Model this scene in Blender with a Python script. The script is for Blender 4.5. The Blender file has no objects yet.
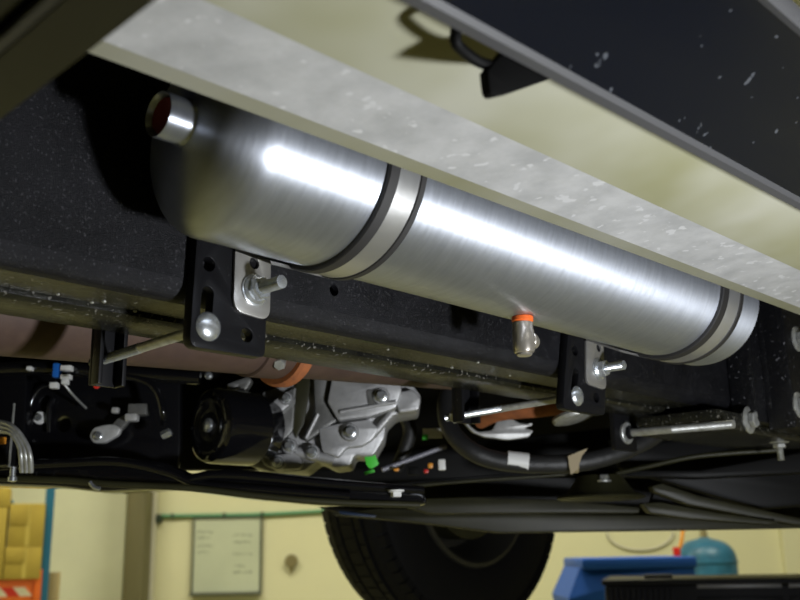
import bpy, bmesh, math, random
from mathutils import Vector, Matrix
random.seed(7)
scene = bpy.context.scene
C = scene.collection

# ------------------------------------------------------------------ camera
H = 1.30                                   # camera height above the workshop floor
VX = (930.0, -230.0); VY = (-1037.0, -270.0)   # vanishing points of the chassis rail and of the cross direction
F = math.sqrt(-(VX[0]*VY[0] + VX[1]*VY[1]))    # focal length in pixels of the 800 x 600 frame
_x = Vector((VX[0], VX[1], -F)).normalized()
_y = Vector((VY[0], VY[1], -F)).normalized()
_z = _x.cross(_y)
RM = Matrix((_x, _y, _z))                  # camera axes -> place axes (X along the rail, Y across the vehicle)
EYE = Vector((0, 0, H))
cam = bpy.data.cameras.new('camera')
cam.sensor_width = 36.0
cam.lens = F / 800.0 * 36.0
cam.clip_start = 0.01
cam.dof.use_dof = True
cam.dof.focus_distance = 0.86
cam.dof.aperture_fstop = 9.0
cam_o = bpy.data.objects.new('camera', cam)
C.objects.link(cam_o)
cam_o.matrix_world = Matrix.Translation(EYE) @ RM.to_4x4()
scene.camera = cam_o

# ------------------------------------------------------------------ view, world, main lights
scene.view_settings.view_transform = 'Standard'
scene.view_settings.look = 'None'
scene.view_settings.gamma = 1.0
scene.view_settings.use_curve_mapping = False
scene.view_settings.exposure = 0.0
scene.cycles.use_denoising = True
scene.cycles.max_bounces = 8
scene.cycles.sample_clamp_indirect = 4.0
scene.cycles.caustics_reflective = False
scene.cycles.caustics_refractive = False
w = bpy.data.worlds.new('world'); scene.world = w
w.use_nodes = True
w.node_tree.nodes['Background'].inputs[0].default_value = (0.80, 0.78, 0.52, 1)
w.node_tree.nodes['Background'].inputs[1].default_value = 0.12

def area_light(name, loc, target, energy, col, size, shape='DISK', size_y=None):
    l = bpy.data.lights.new(name, 'AREA'); l.energy = energy; l.color = col
    l.shape = shape; l.size = size
    if size_y: l.size_y = size_y
    o = bpy.data.objects.new(name, l); C.objects.link(o)
    o.location = loc
    d = Vector(target) - Vector(loc)
    o.rotation_euler = d.to_track_quat('-Z', 'Y').to_euler()
    return o
area_light('photo_flash', (0.60, -0.34, H - 0.25), (0.78, 0.55, H + 0.22), 15.0, (0.93, 0.96, 1.0), 0.10)

# ------------------------------------------------------------------ pixel -> place
def ray(px, py):
    return RM @ Vector((px - 400.0, 300.0 - py, -F))
def onY(px, py, y):
    r = ray(px, py); return EYE + r * (y / r.y)
def onX(px, py, x):
    r = ray(px, py); return EYE + r * (x / r.x)
def onZ(px, py, z):
    r = ray(px, py); return EYE + r * (z / r.z)
_f = Vector((-RM[0][2], -RM[1][2], 0)).normalized()      # level direction the camera faces
_r = Vector((_f.y, -_f.x, 0))                            # level direction to its right
def onD(px, py, d):
    r = ray(px, py); return EYE + r * (d / r.dot(_f))
def B(r, d, z):
    return _r * r + _f * d + Vector((0, 0, z))

# ------------------------------------------------------------------ materials
MATS = {}
def mat(name, col, rough=0.5, metal=0.0, noise=None, bump=None, spots=None, aniso=None, coat=0.0, spec=0.5, emit=None, streak=None):
    """noise=(scale, second colour, detail)  bump=(scale, strength)  spots=(scale, colour, threshold)  streak=(stretch xyz, scale, second colour)"""
    m = bpy.data.materials.new(name); m.use_nodes = True
    nt = m.node_tree; b = nt.nodes['Principled BSDF']
    b.inputs['Base Color'].default_value = (*col, 1)
    b.inputs['Roughness'].default_value = rough
    b.inputs['Metallic'].default_value = metal
    b.inputs['Specular IOR Level'].default_value = spec
    b.inputs['Coat Weight'].default_value = coat
    tc = nt.nodes.new('ShaderNodeTexCoord')
    last = None
    def tex(scale, detail=4, rough_=0.6, stretch=None):
        n = nt.nodes.new('ShaderNodeTexNoise'); n.inputs['Scale'].default_value = scale
        n.inputs['Detail'].default_value = detail; n.inputs['Roughness'].default_value = rough_
        if stretch:
            mp = nt.nodes.new('ShaderNodeMapping'); mp.inputs['Scale'].default_value = stretch
            nt.links.new(tc.outputs['Object'], mp.inputs['Vector']); nt.links.new(mp.outputs[0], n.inputs['Vector'])
        else:
            nt.links.new(tc.outputs['Object'], n.inputs['Vector'])
        return n
    def mix(fac, a, bcol):
        x = nt.nodes.new('ShaderNodeMix'); x.data_type = 'RGBA'
        nt.links.new(fac, x.inputs[0])
        if a is None: x.inputs[6].default_value = (*col, 1)
        else: nt.links.new(a, x.inputs[6])
        x.inputs[7].default_value = (*bcol, 1)
        return x.outputs[2]
    def ramp(sock, a, c):
        r = nt.nodes.new('ShaderNodeValToRGB'); nt.links.new(sock, r.inputs[0])
        r.color_ramp.elements[0].position = a; r.color_ramp.elements[1].position = c
        return r.outputs[0]
    if noise:
        n = tex(noise[0], noise[2] if len(noise) > 2 else 4)
        last = mix(ramp(n.outputs[0], 0.35, 0.68), last, noise[1])
    if streak:
        n = tex(streak[1], 3, 0.6, streak[0])
        last = mix(ramp(n.outputs[0], 0.35, 0.7), last, streak[2])
    if spots:
        n = tex(spots[0], 2, 0.5)
        last = mix(ramp(n.outputs[0], spots[2], spots[2] + 0.04), last, spots[1])
    if last: nt.links.new(last, b.inputs['Base Color'])
    if bump:
        n = tex(bump[0], 5, 0.65)
        bn = nt.nodes.new('ShaderNodeBump'); bn.inputs['Strength'].default_value = bump[1]
        bn.inputs['Distance'].default_value = 0.002
        nt.links.new(n.outputs[0], bn.inputs['Height']); nt.links.new(bn.outputs[0], b.inputs['Normal'])
    if aniso:
        b.inputs['Anisotropic'].default_value = aniso[0]
        b.inputs['Anisotropic Rotation'].default_value = aniso[1]
        t = nt.nodes.new('ShaderNodeTangent'); t.direction_type = 'RADIAL'; t.axis = 'X'
        nt.links.new(t.outputs[0], b.inputs['Tangent'])
        n = tex(60, 3, 0.6, aniso[2] if len(aniso) > 2 else (1, 1, 1))
        mr = nt.nodes.new('ShaderNodeMapRange'); mr.inputs[3].default_value = rough - 0.06; mr.inputs[4].default_value = rough + 0.10
        nt.links.new(n.outputs[0], mr.inputs[0]); nt.links.new(mr.outputs[0], b.inputs['Roughness'])
    if emit:
        b.inputs['Emission Color'].default_value = (*emit[0], 1); b.inputs['Emission Strength'].default_value = emit[1]
    MATS[name] = m
    return m

mat('aluminium', (0.56, 0.59, 0.66), 0.42, 0.91, spec=0.3, aniso=(0.80, 0.25, (9, 1, 1)), streak=((14, 2.0, 2.0), 16, (0.49, 0.52, 0.585)))
mat('stainless', (0.55, 0.54, 0.52), 0.34, 0.78, streak=((1, 60, 6), 12, (0.44, 0.43, 0.41)))
mat('band_steel', (0.56, 0.56, 0.56), 0.33, 0.85, aniso=(0.6, 0.25))
mat('rubber', (0.018, 0.017, 0.017), 0.55)
mat('zinc', (0.68, 0.72, 0.76), 0.26, 0.85, noise=(160, (0.54, 0.56, 0.57), 3))
mat('zinc_dull', (0.48, 0.49, 0.48), 0.4, 0.6, noise=(120, (0.32, 0.32, 0.29), 3))
mat('brass', (0.50, 0.46, 0.40), 0.3, 0.8)
mat('red_plug', (0.22, 0.03, 0.02), 0.45)
mat('orange_seal', (0.75, 0.13, 0.02), 0.4)
mat('black_plate', (0.007, 0.007, 0.008), 0.36, spec=0.12, spots=(420, (0.09, 0.09, 0.09), 0.72))
mat('rail_black', (0.004, 0.004, 0.005), 0.42, spec=0.18, bump=(1100, 0.5), spots=(520, (0.048, 0.048, 0.052), 0.65), noise=(14, (0.010, 0.010, 0.012), 5))
mat('rail_under', (0.006, 0.006, 0.005), 0.24, spec=0.45, bump=(160, 0.5), spots=(230, (0.12, 0.115, 0.10), 0.635), noise=(35, (0.016, 0.016, 0.011), 5))
mat('cast_black', (0.005, 0.005, 0.006), 0.36, spec=0.35, bump=(110, 0.8), spots=(210, (0.12, 0.12, 0.13), 0.68))
mat('paint_black', (0.004, 0.004, 0.005), 0.25, spec=0.4)
mat('gloss_black', (0.005, 0.005, 0.006), 0.12, coat=0.6)
mat('matt_black', (0.003, 0.003, 0.003), 0.6, spec=0.1)
mat('under_black', (0.004, 0.004, 0.004), 0.5, spec=0.22)
mat('under_olive', (0.020, 0.0195, 0.0085), 0.45, spec=0.3, noise=(18, (0.030, 0.029, 0.013), 4))
mat('galvanised', (0.47, 0.47, 0.475), 0.5, 0.15, noise=(30, (0.345, 0.347, 0.35), 8), bump=(60, 0.12), spots=(80, (0.53, 0.53, 0.54), 0.64))
mat('galv_lip', (0.30, 0.297, 0.25), 0.42, 0.15, noise=(4, (0.22, 0.215, 0.135), 4))  # sill lip, darker and more olive than the underside
mat('galv_shelf', (0.38, 0.375, 0.31), 0.45, 0.15, noise=(5, (0.25, 0.245, 0.145), 3))
mat('rocker_black', (0.0025, 0.0035, 0.0075), 0.12, spec=0.42, spots=(95, (0.06, 0.065, 0.075), 0.71))
mat('rocker_lip', (0.05, 0.05, 0.053), 0.5)
mat('lift_paint', (0.007, 0.0068, 0.0042), 0.45, spec=0.25, noise=(12, (0.010, 0.0095, 0.0055), 3))
mat('lift_highlight', (0.016, 0.0155, 0.013), 0.5)  # lighter tone for the arm's painted corner highlight
mat('exhaust', (0.080, 0.050, 0.036), 0.6, 0.1, spec=0.25, noise=(60, (0.105, 0.068, 0.050), 5), streak=((2, 2, 2), 8, (0.068, 0.043, 0.037)))
mat('rust', (0.36, 0.115, 0.035), 0.75, noise=(60, (0.22, 0.075, 0.03), 5))
mat('bracket_alu', (0.62, 0.62, 0.61), 0.45, 0.4, noise=(60, (0.45, 0.45, 0.43), 4))
mat('cast_alu', (0.47, 0.47, 0.475), 0.45, 0.45, noise=(24, (0.34, 0.34, 0.34), 5), bump=(180, 0.25))
mat('cast_alu_dark', (0.20, 0.20, 0.195), 0.45, 0.45, noise=(24, (0.13, 0.13, 0.12), 5), bump=(180, 0.25))  # darker copy of cast_alu, also shading gearbox faces by colour
mat('white_plastic', (0.72, 0.72, 0.70), 0.4)
mat('blue_plastic', (0.015, 0.13, 0.50), 0.35)
mat('red_plastic', (0.6, 0.02, 0.015), 0.4)
mat('orange_plastic', (0.75, 0.30, 0.03), 0.4)
mat('green_tag', (0.06, 0.55, 0.04), 0.5)
mat('tan_tape', (0.30, 0.24, 0.14), 0.6)
mat('hose_rubber', (0.014, 0.014, 0.014), 0.5, bump=(90, 0.6))
mat('heat_shield', (0.55, 0.55, 0.54), 0.5, 0.6, noise=(50, (0.38, 0.38, 0.37), 5), bump=(90, 0.4))
mat('tyre', (0.004, 0.004, 0.005), 0.65, spec=0.2, bump=(50, 0.3))
mat('rim_dark', (0.035, 0.034, 0.028), 0.4, 0.3)
mat('wall_paint', (0.74, 0.715, 0.47), 0.7, noise=(0.9, (0.71, 0.69, 0.47), 4))
mat('wall_paint_cool', (0.66, 0.67, 0.50), 0.7, noise=(2.2, (0.60, 0.61, 0.46), 5))
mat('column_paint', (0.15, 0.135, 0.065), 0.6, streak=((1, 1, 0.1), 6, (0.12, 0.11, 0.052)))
mat('pale_trim', (0.62, 0.60, 0.52), 0.6)
mat('floor_concrete', (0.30, 0.285, 0.13), 0.35, noise=(1.2, (0.25, 0.24, 0.11), 6))
mat('wall_grey', (0.22, 0.21, 0.17), 0.7)
mat('wall_dark', (0.07, 0.07, 0.08), 0.6)
mat('ceiling_paint', (0.6, 0.6, 0.5), 0.8)
mat('lamp_glow', (1, 1, 1), 0.5, emit=((1.0, 0.98, 0.86), 14.0))
mat('lamp_shell', (0.7, 0.7, 0.68), 0.4)
mat('board_white', (0.58, 0.62, 0.48), 0.35, noise=(3, (0.54, 0.58, 0.45), 3))
mat('board_frame', (0.10, 0.11, 0.08), 0.5)
mat('board_ink', (0.30, 0.33, 0.25), 0.6)
mat('green_hose', (0.10, 0.30, 0.17), 0.5)
mat('dark_green', (0.03, 0.05, 0.03), 0.5)
mat('gauge_brass', (0.28, 0.24, 0.12), 0.4, 0.4)
mat('cardboard', (0.50, 0.37, 0.06), 0.8, noise=(9, (0.45, 0.33, 0.055), 4))
mat('cardboard_tape', (0.60, 0.47, 0.10), 0.5)
mat('rack_blue', (0.015, 0.14, 0.25), 0.45)
mat('rack_orange', (0.85, 0.17, 0.02), 0.45)
mat('tape_white', (0.75, 0.68, 0.50), 0.5)
mat('tape_red', (0.65, 0.03, 0.01), 0.5)
mat('bin_blue', (0.015, 0.085, 0.40), 0.5, spec=0.25)
mat('cylinder_blue', (0.03, 0.15, 0.25), 0.4, noise=(14, (0.02, 0.10, 0.18), 5))
mat('chest_black', (0.006, 0.006, 0.009), 0.45, spec=0.2)
mat('chest_grey', (0.20, 0.20, 0.24), 0.35)
mat('reflection_blue', (0.012, 0.03, 0.075), 0.4)  # tint of a reflection painted onto the undertray
mat('wood_pale', (0.46, 0.36, 0.18), 0.7)

# ------------------------------------------------------------------ mesh helpers
def mobj(name, me, m, parent=None, smooth=None):
    """links a mesh given in place coordinates as one object whose origin is the centre of its box"""
    xs = [v.co for v in me.vertices]
    c = Vector([(min(p[i] for p in xs) + max(p[i] for p in xs)) / 2 for i in range(3)])
    me.transform(Matrix.Translation(-c))
    me.materials.clear(); me.materials.append(MATS[m])
    if smooth is not None:
        for p in me.polygons: p.use_smooth = True
        if smooth < 179:
            try: me.set_sharp_from_angle(angle=math.radians(smooth))
            except Exception: pass
    o = bpy.data.objects.new(name, me); C.objects.link(o)
    if parent is not None:
        o.parent = parent; o.location = c - parent.location
        if parent.parent is not None: o.location = c - parent.location - parent.parent.location
    else:
        o.location = c
    return o
def from_bm(name, bm, m, parent=None, smooth=None):
    bmesh.ops.recalc_face_normals(bm, faces=bm.faces)
    me = bpy.data.meshes.new(name); bm.to_mesh(me); bm.free()
    return mobj(name, me, m, parent, smooth)
def thing(name, label, cat, loc, group=None):
    o = bpy.data.objects.new(name, None); C.objects.link(o)
    o.empty_display_size = 0.02
    o.location = loc; o['label'] = label; o['category'] = cat
    if group: o['group'] = group
    return o
def tag(o, label, cat, group=None):
    o['label'] = label; o['category'] = cat
    if group: o['group'] = group
    return o
def struct(o):
    o['kind'] = 'structure'; return o

def box(name, lo, hi, m, parent=None, bev=0.0, axes=None, org=None):
    """box between two corners, in place axes or along given axes from an origin"""
    bm = bmesh.new(); bmesh.ops.create_cube(bm, size=1.0)
    lo = Vector(lo); hi = Vector(hi)
    bmesh.ops.scale(bm, vec=hi - lo, verts=bm.verts)
    bmesh.ops.translate(bm, vec=(lo + hi) / 2, verts=bm.verts)
    if bev:
        bmesh.ops.bevel(bm, geom=bm.edges[:] , offset=bev, segments=2, profile=0.6, affect='EDGES')
    if axes is not None:
        M = Matrix((axes[0], axes[1], axes[2])).transposed().to_4x4()
        M.translation = Vector(org)
        bmesh.ops.transform(bm, matrix=M, verts=bm.verts)
    return from_bm(name, bm, m, parent, 40 if bev else None)
def bgbox(name, r0, r1, d0, d1, z0, z1, m, parent=None, bev=0.0):
    return box(name, (r0, d0, z0), (r1, d1, z1), m, parent, bev, (_r, _f, Vector((0, 0, 1))), (0, 0, 0))

def basis(n):
    n = Vector(n).normalized()
    up = Vector((0, 0, 1)) if abs(n.z) < 0.9 else Vector((1, 0, 0))
    u = up.cross(n).normalized(); v = n.cross(u)
    return u, v, n
def lathe(name, org, axis, prof, m, parent=None, seg=48, smooth=35, caps=True, phase=0.0):
    """prof = [(distance along the axis, radius), ...]"""
    u, v, n = basis(axis); org = Vector(org); bm = bmesh.new(); rings = []
    for t, r in prof:
        if r < 1e-6:
            rings.append([bm.verts.new(org + n * t)])
        else:
            rings.append([bm.verts.new(org + n * t + (u * math.cos(phase + 2*math.pi*i/seg) + v * math.sin(phase + 2*math.pi*i/seg)) * r) for i in range(seg)])
    for a, b in zip(rings, rings[1:]):
        for i in range(seg):
            j = (i + 1) % seg
            if len(a) == 1 and len(b) == 1: continue
            if len(a) == 1: bm.faces.new((a[0], b[i], b[j]))
            elif len(b) == 1: bm.faces.new((a[i], a[j], b[0]))
            else: bm.faces.new((a[i], a[j], b[j], b[i]))
    if caps:
        if len(rings[0]) > 1: bm.faces.new(rings[0])
        if len(rings[-1]) > 1: bm.faces.new(rings[-1])
    return from_bm(name, bm, m, parent, smooth)
def hexnut(name, org, axis, r, h, m, parent=None, ch=0.12):
    return lathe(name, org, axis, [(0, r * (1 - ch)), (h * 0.12, r), (h * 0.85, r), (h, r * (1 - ch))], m, parent, seg=6, smooth=None, phase=0.3)
def thread(name, org, axis, r, length, pitch, m, parent=None, seg=20):
    prof = []; t = 0.0
    while t < length - pitch * 0.5:
        prof += [(t, r * 0.88), (t + pitch * 0.5, r)]; t += pitch
    prof += [(length, r * 0.80)]
    return lathe(name, org, axis, prof, m, parent, seg=seg, smooth=60)
def tube(name, pts, r, m, parent=None, res=5, smooth_curve=True, radii=None, steps=6):
    pts = [Vector(p) for p in pts]; rr = radii or [r] * len(pts)
    if smooth_curve and len(pts) > 2:
        P2, R2 = [], []
        for i in range(len(pts) - 1):
            p0 = pts[max(i-1, 0)]; p1 = pts[i]; p2 = pts[i+1]; p3 = pts[min(i+2, len(pts)-1)]
            for k in range(steps):
                t = k / steps
                P2.append(0.5 * ((2*p1) + (p2-p0)*t + (2*p0-5*p1+4*p2-p3)*t*t + (3*p1-p0-3*p2+p3)*t**3))
                R2.append(rr[i] * (1-t) + rr[i+1] * t)
        P2.append(pts[-1]); R2.append(rr[-1]); pts, rr = P2, R2
    seg = max(6, res * 3); bm = bmesh.new(); rings = []; uprev = None
    for i, p in enumerate(pts):
        d = (pts[min(i+1, len(pts)-1)] - pts[max(i-1, 0)]).normalized()
        if uprev is None: u, v, _ = basis(d)
        else:
            u = (uprev - d * uprev.dot(d)).normalized(); v = d.cross(u)
        uprev = u
        rings.append([bm.verts.new(p + (u * math.cos(2*math.pi*k/seg) + v * math.sin(2*math.pi*k/seg)) * rr[i]) for k in range(seg)])
    for a, b in zip(rings, rings[1:]):
        for k in range(seg):
            j = (k + 1) % seg; bm.faces.new((a[k], a[j], b[j], b[k]))
    bm.faces.new(rings[0]); bm.faces.new(rings[-1])
    return from_bm(name, bm, m, parent, 50)

def rounded(pts, rads, seg=5):
    """polygon with rounded corners; rads one number or one for each corner"""
    n = len(pts); out = []
    if not hasattr(rads, '__len__'): rads = [rads] * n
    for i in range(n):
        p = Vector(pts[i]); a = Vector(pts[i-1]); b = Vector(pts[(i+1) % n]); r = rads[i]
        if r <= 0: out.append(p); continue
        da = a - p; db = b - p
        k = min(r, da.length * 0.45, db.length * 0.45)
        s = p + da.normalized() * k; e = p + db.normalized() * k
        for j in range(seg + 1):
            t = j / seg
            out.append(s * (1-t)**2 + p * 2*t*(1-t) + e * t*t)
    return out
def circ(c, r, n=18, ry=None):
    return [Vector((c[0] + r * math.cos(2*math.pi*i/n), c[1] + (ry or r) * math.sin(2*math.pi*i/n))) for i in range(n)]
def plate(name, outline, holes, org, u, v, back, thick, m, parent=None, bev=0.0, smooth=35):
    """outline (with holes) in the plane org + a*u + b*v; the plate reaches `thick` along `back`"""
    cu = bpy.data.curves.new(name, 'CURVE'); cu.dimensions = '2D'; cu.fill_mode = 'BOTH'
    for loop in [outline] + list(holes):
        s = cu.splines.new('POLY'); s.points.add(len(loop) - 1); s.use_cyclic_u = True
        for q, p in zip(s.points, loop): q.co = (p[0], p[1], 0, 1)
    cu.extrude = thick / 2 - bev
    if bev:
        cu.bevel_depth = bev; cu.bevel_resolution = 1; cu.offset = -bev
    tmp = bpy.data.objects.new(name, cu)
    me = bpy.data.meshes.new_from_object(tmp)
    bpy.data.objects.remove(tmp); bpy.data.curves.remove(cu)
    u = Vector(u); v = Vector(v); back = Vector(back)
    M = Matrix((u, v, u.cross(v))).transposed().to_4x4(); M.translation = Vector(org) + back * (thick / 2)
    me.transform(M)
    bm = bmesh.new(); bm.from_mesh(me); bpy.data.meshes.remove(me)
    bmesh.ops.remove_doubles(bm, verts=bm.verts, dist=1e-6)
    return from_bm(name, bm, m, parent, smooth)
UP = Vector((0, 0, 1)); AX = Vector((1, 0, 0)); AY = Vector((0, 1, 0))
def slab(name, pxs, plane, at, thick, m, parent=None, bev=0.0, rad=0.0, holes=()):
    """outline seen at these pixels, lying in an upright plane (Y: facing across the vehicle, X: facing along it, D: facing the
    photographer) at its own distance, with real thickness behind it"""
    if plane == 'Y': g = lambda q: onY(q[0], q[1], at); u, back = AX, AY; org = Vector((0, at, 0))
    elif plane == 'X': g = lambda q: onX(q[0], q[1], at); u, back = -AY, AX; org = Vector((at, 0, 0))
    else: g = lambda q: onD(q[0], q[1], at); u, back = _r, _f; org = _f * at
    two = lambda q: Vector(((g(q) - org).dot(u), (g(q) - org).dot(UP)))
    o2 = [two(q) for q in pxs]
    if rad: o2 = rounded(o2, rad)
    hs = [[two(q) for q in h] for h in holes]
    return plate(name, o2, hs, org, u, UP, back, thick, m, parent, bev)
def extrude_x(name, prof, x0, x1, m, parent=None, bevs=None, smooth=40, dz=0.0):
    """closed (y, z) profile swept along the vehicle; dz lifts the far end"""
    bm = bmesh.new()
    a = [bm.verts.new((x0, p[0], p[1])) for p in prof]; b = [bm.verts.new((x1, p[0], p[1] + dz)) for p in prof]
    n = len(prof)
    for i in range(n):
        j = (i + 1) % n; bm.faces.new((a[i], a[j], b[j], b[i]))
    bm.faces.new(a); bm.faces.new(b)
    return from_bm(name, bm, m, parent, smooth)

# ================================================================== THE WORKSHOP
WALL_D = 9.0
R0, R1, D0 = -5.5, 7.0, -6.0
struct(bgbox('floor', R0, R1, D0, WALL_D, -0.1, 0.0, 'floor_concrete'))
struct(bgbox('ceiling', R0, R1, D0, WALL_D, 4.6, 4.7, 'ceiling_paint'))
wb = struct(bgbox('wall_back', R0, R1, WALL_D, WALL_D + 0.15, -0.1, 4.7, 'wall_paint'))
struct(bgbox('wall_left', R0 - 0.15, R0, D0, WALL_D + 0.15, -0.1, 4.7, 'wall_paint'))
struct(bgbox('wall_right', R1, R1 + 0.15, D0, WALL_D + 0.15, -0.1, 4.7, 'wall_grey'))
struct(bgbox('wall_front', R0, R1, D0 - 0.15, D0, -0.1, 4.7, 'wall_dark'))
def pr(px, d):      # level position to the right at distance d
    return onD(px, 550, d).dot(_r)
def pz(py, d, px=400):
    return onD(px, py, d).z
# pale panel of the wall between the rack and the column, the column and the trims
struct(bgbox('trim_1', pr(-60, WALL_D-0.05), pr(124, WALL_D-0.05), WALL_D - 0.05, WALL_D, 0, 4.6, 'wall_paint_cool'))
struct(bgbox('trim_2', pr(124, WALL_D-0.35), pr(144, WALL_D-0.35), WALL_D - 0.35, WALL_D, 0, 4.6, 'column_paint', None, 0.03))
struct(bgbox('trim_3', pr(146, WALL_D-0.12), pr(153, WALL_D-0.12), WALL_D - 0.12, WALL_D, 0, 4.6, 'pale_trim', None, 0.02))
struct(bgbox('trim_4', pr(784, WALL_D-0.08), pr(860, WALL_D-0.08), WALL_D - 0.08, WALL_D, 0, 4.6, 'wall_paint', None, 0.02))

# ceiling lamps
def ceiling_lamp(r, d, label, energy, ln=1.5):
    z = 4.30
    t = thing('ceiling_lamp', label, 'lamp', B(r, d, 4.6), 'strip lamps under the workshop ceiling')
    bgbox('housing', r - ln/2, r + ln/2, d - 0.12, d + 0.12, z + 0.04, z + 0.12, 'lamp_shell', t, 0.01)
    bgbox('diffuser', r - ln/2 + 0.02, r + ln/2 - 0.02, d - 0.10, d + 0.10, z, z + 0.04, 'lamp_glow', t)
    for s in (-0.5, 0.5):
        bgbox('hanger', r + s - 0.01, r + s + 0.01, d - 0.01, d + 0.01, z + 0.12, 4.6, 'lamp_shell', t)
    l = area_light('lamp_light', B(r, d, z - 0.02), B(r, d, 0), energy, (1.0, 0.955, 0.74), ln, 'RECTANGLE', 0.2)
    l.rotation_euler = (0, 0, math.atan2(_r.y, _r.x))
_lq = onD(793, 4, 5.28)
for (r, d, e), wl in zip(((-3.2, 5.8, 95), (0.3, 6.2, 85), (_lq.dot(_r) + 0.55, 5.28, 85), (-3.6, 0.6, 60), (3.4, 1.5, 22)), ('in front of the pallet rack', 'in front of the whiteboard', 'above the blue bin', 'above the side wall next to the lift', 'above the tool chest aisle')):
    ceiling_lamp(r, d, 'white strip lamp hanging under the ceiling ' + wl, e)

# ================================================================== VEHICLE: BODY
SZ0, SZ1 = H + 0.2404, H + 0.2560        # height of the sill edge at x = 0.2 and x = 1.2
sl = (SZ1 - SZ0) / 1.0
sill = thing('sill_panel', 'pale grey galvanised sill panel hanging over the silver tank', 'car panel', (0.7, 0.34, H + 0.24))
xa, xb = -0.25, 2.4
za = SZ0 + sl * (xa - 0.2); dzz = sl * (xb - xa)
extrude_x('lip', [(0.400, za), (0.3865, za + 0.0012), (0.384, za + 0.010), (0.396, za + 0.016), (0.4015, za + 0.10), (0.4035, za + 0.10)], xa, xb, 'galv_lip', sill, dz=dzz)
extrude_x('underside', [(0.3865, za + 0.0009), (0.360, za + 0.0045), (0.330, za + 0.0065), (0.328, za + 0.0090), (0.3875, za + 0.0060)], xa, xb, 'galvanised', sill, dz=dzz)
extrude_x('recess', [(0.3305, za + 0.0062), (0.300, za + 0.0120), (0.255, za + 0.0270), (0.225, za + 0.0450), (0.223, za + 0.0470), (0.255, za + 0.0300), (0.330, za + 0.0090)], xa, xb, 'galv_shelf', sill, dz=dzz)
pl = [onY(x, y, 0.262) for x, y in ((488, 70), (491, 97), (512, 92), (552, 78), (540, 50), (505, 50))]
plate('drain_plug', rounded([(p.x, p.z) for p in pl], [0.001, 0.006, 0.002, 0.002, 0, 0]), [], (0, 0.262, 0), AX, UP, AY, 0.006, 'matt_black', sill, 0.001)
tube('clip', [onY(457, 28, 0.262), onY(456, 42, 0.264), onY(466, 53, 0.266), onY(480, 62, 0.266), onY(492, 66, 0.266)], 0.003, 'matt_black', sill)

rk = thing('rocker_panel', 'dusty black painted rocker panel with grey lower lip', 'car panel', (0.6, 0.2, H + 0.24))
RY = 0.25
rp0 = onY(400, 0, RY); rp1 = onY(800, 210, RY)
rsl = (rp1.z - rp0.z) / (rp1.x - rp0.x)
rxa, rxb = -0.25, 2.4
rza = rp0.z + rsl * (rxa - rp0.x); rdz = rsl * (rxb - rxa)
extrude_x('lip', [(RY, rza), (RY - 0.006, rza + 0.0005), (RY - 0.010, rza + 0.006), (RY - 0.004, rza + 0.012), (RY, rza + 0.035), (RY + 0.002, rza + 0.035)], rxa, rxb, 'rocker_lip', rk, dz=rdz)
prof = [(RY - 0.0075, rza + 0.0028), (RY - 0.018, rza + 0.014), (RY - 0.032, rza + 0.025), (RY - 0.048, rza + 0.034), (RY - 0.063, rza + 0.040), (RY - 0.074, rza + 0.043), (RY - 0.082, rza + 0.044)]
extrude_x('skin', prof + [(p[0] + 0.003, p[1] + 0.006) for p in reversed(prof)], rxa, rxb, 'rocker_black', rk, dz=rdz, smooth=60)
q0 = prof[-1]
extrude_x('outer_bead', [(q0[0] + 0.001, q0[1] - 0.001), (q0[0] - 0.004, q0[1] - 0.003), (q0[0] - 0.008, q0[1] + 0.000), (q0[0] - 0.009, q0[1] + 0.004), (q0[0] - 0.006, q0[1] + 0.006), (q0[0], q0[1] + 0.006)], rxa, rxb, 'rocker_lip', rk, dz=rdz)

arm = thing('lift_arm', 'dark olive steel lift arm reaching under the sill', 'vehicle lift', (0.1, 0.2, H + 0.19))
az = H + 0.188
ab = onZ(0, 125, 0.188); ac = onZ(165, 0, 0.188)
sk = (ab.x - ac.x) / (ab.y - ac.y)
def arm_bar(name, x0, x1, z0, z1, m):
    bm = bmesh.new()
    vs = []
    for y in (-0.55, 0.58):
        off = ac.x + sk * (y - ac.y)
        vs.append([bm.verts.new((off + x, y, z)) for x, z in ((x0, z0), (x1, z0), (x1, z1), (x0, z1))])
    for i in range(4):
        j = (i + 1) % 4; bm.faces.new((vs[0][i], vs[0][j], vs[1][j], vs[1][i]))
    bm.faces.new(vs[0]); bm.faces.new(vs[1])
    bmesh.ops.bevel(bm, geom=bm.edges[:], offset=0.003, segments=2, affect='EDGES')
    return from_bm(name, bm, m, arm, 40)
arm_bar('beam', -0.21, 0.0, az, az + 0.030, 'lift_paint')
arm_bar('edge_highlight', -0.036, -0.026, az - 0.004, az + 0.002, 'lift_highlight')  # lighter strip painted in as the highlight along the arm's corner

struct_pan = thing('floor_pan', 'black underbody floor pan above the chassis rail', 'car panel', (1.0, 1.2, H + 0.43))
box('pan', (-0.9, 0.405, H + 0.43), (4.2, 2.1, H + 0.45), 'under_black', struct_pan)
for yy in (0.95, 1.35, 1.75):
    box('stiffener', (-0.9, yy, H + 0.415), (4.2, yy + 0.05, H + 0.43), 'under_black', struct_pan, 0.004)

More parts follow.
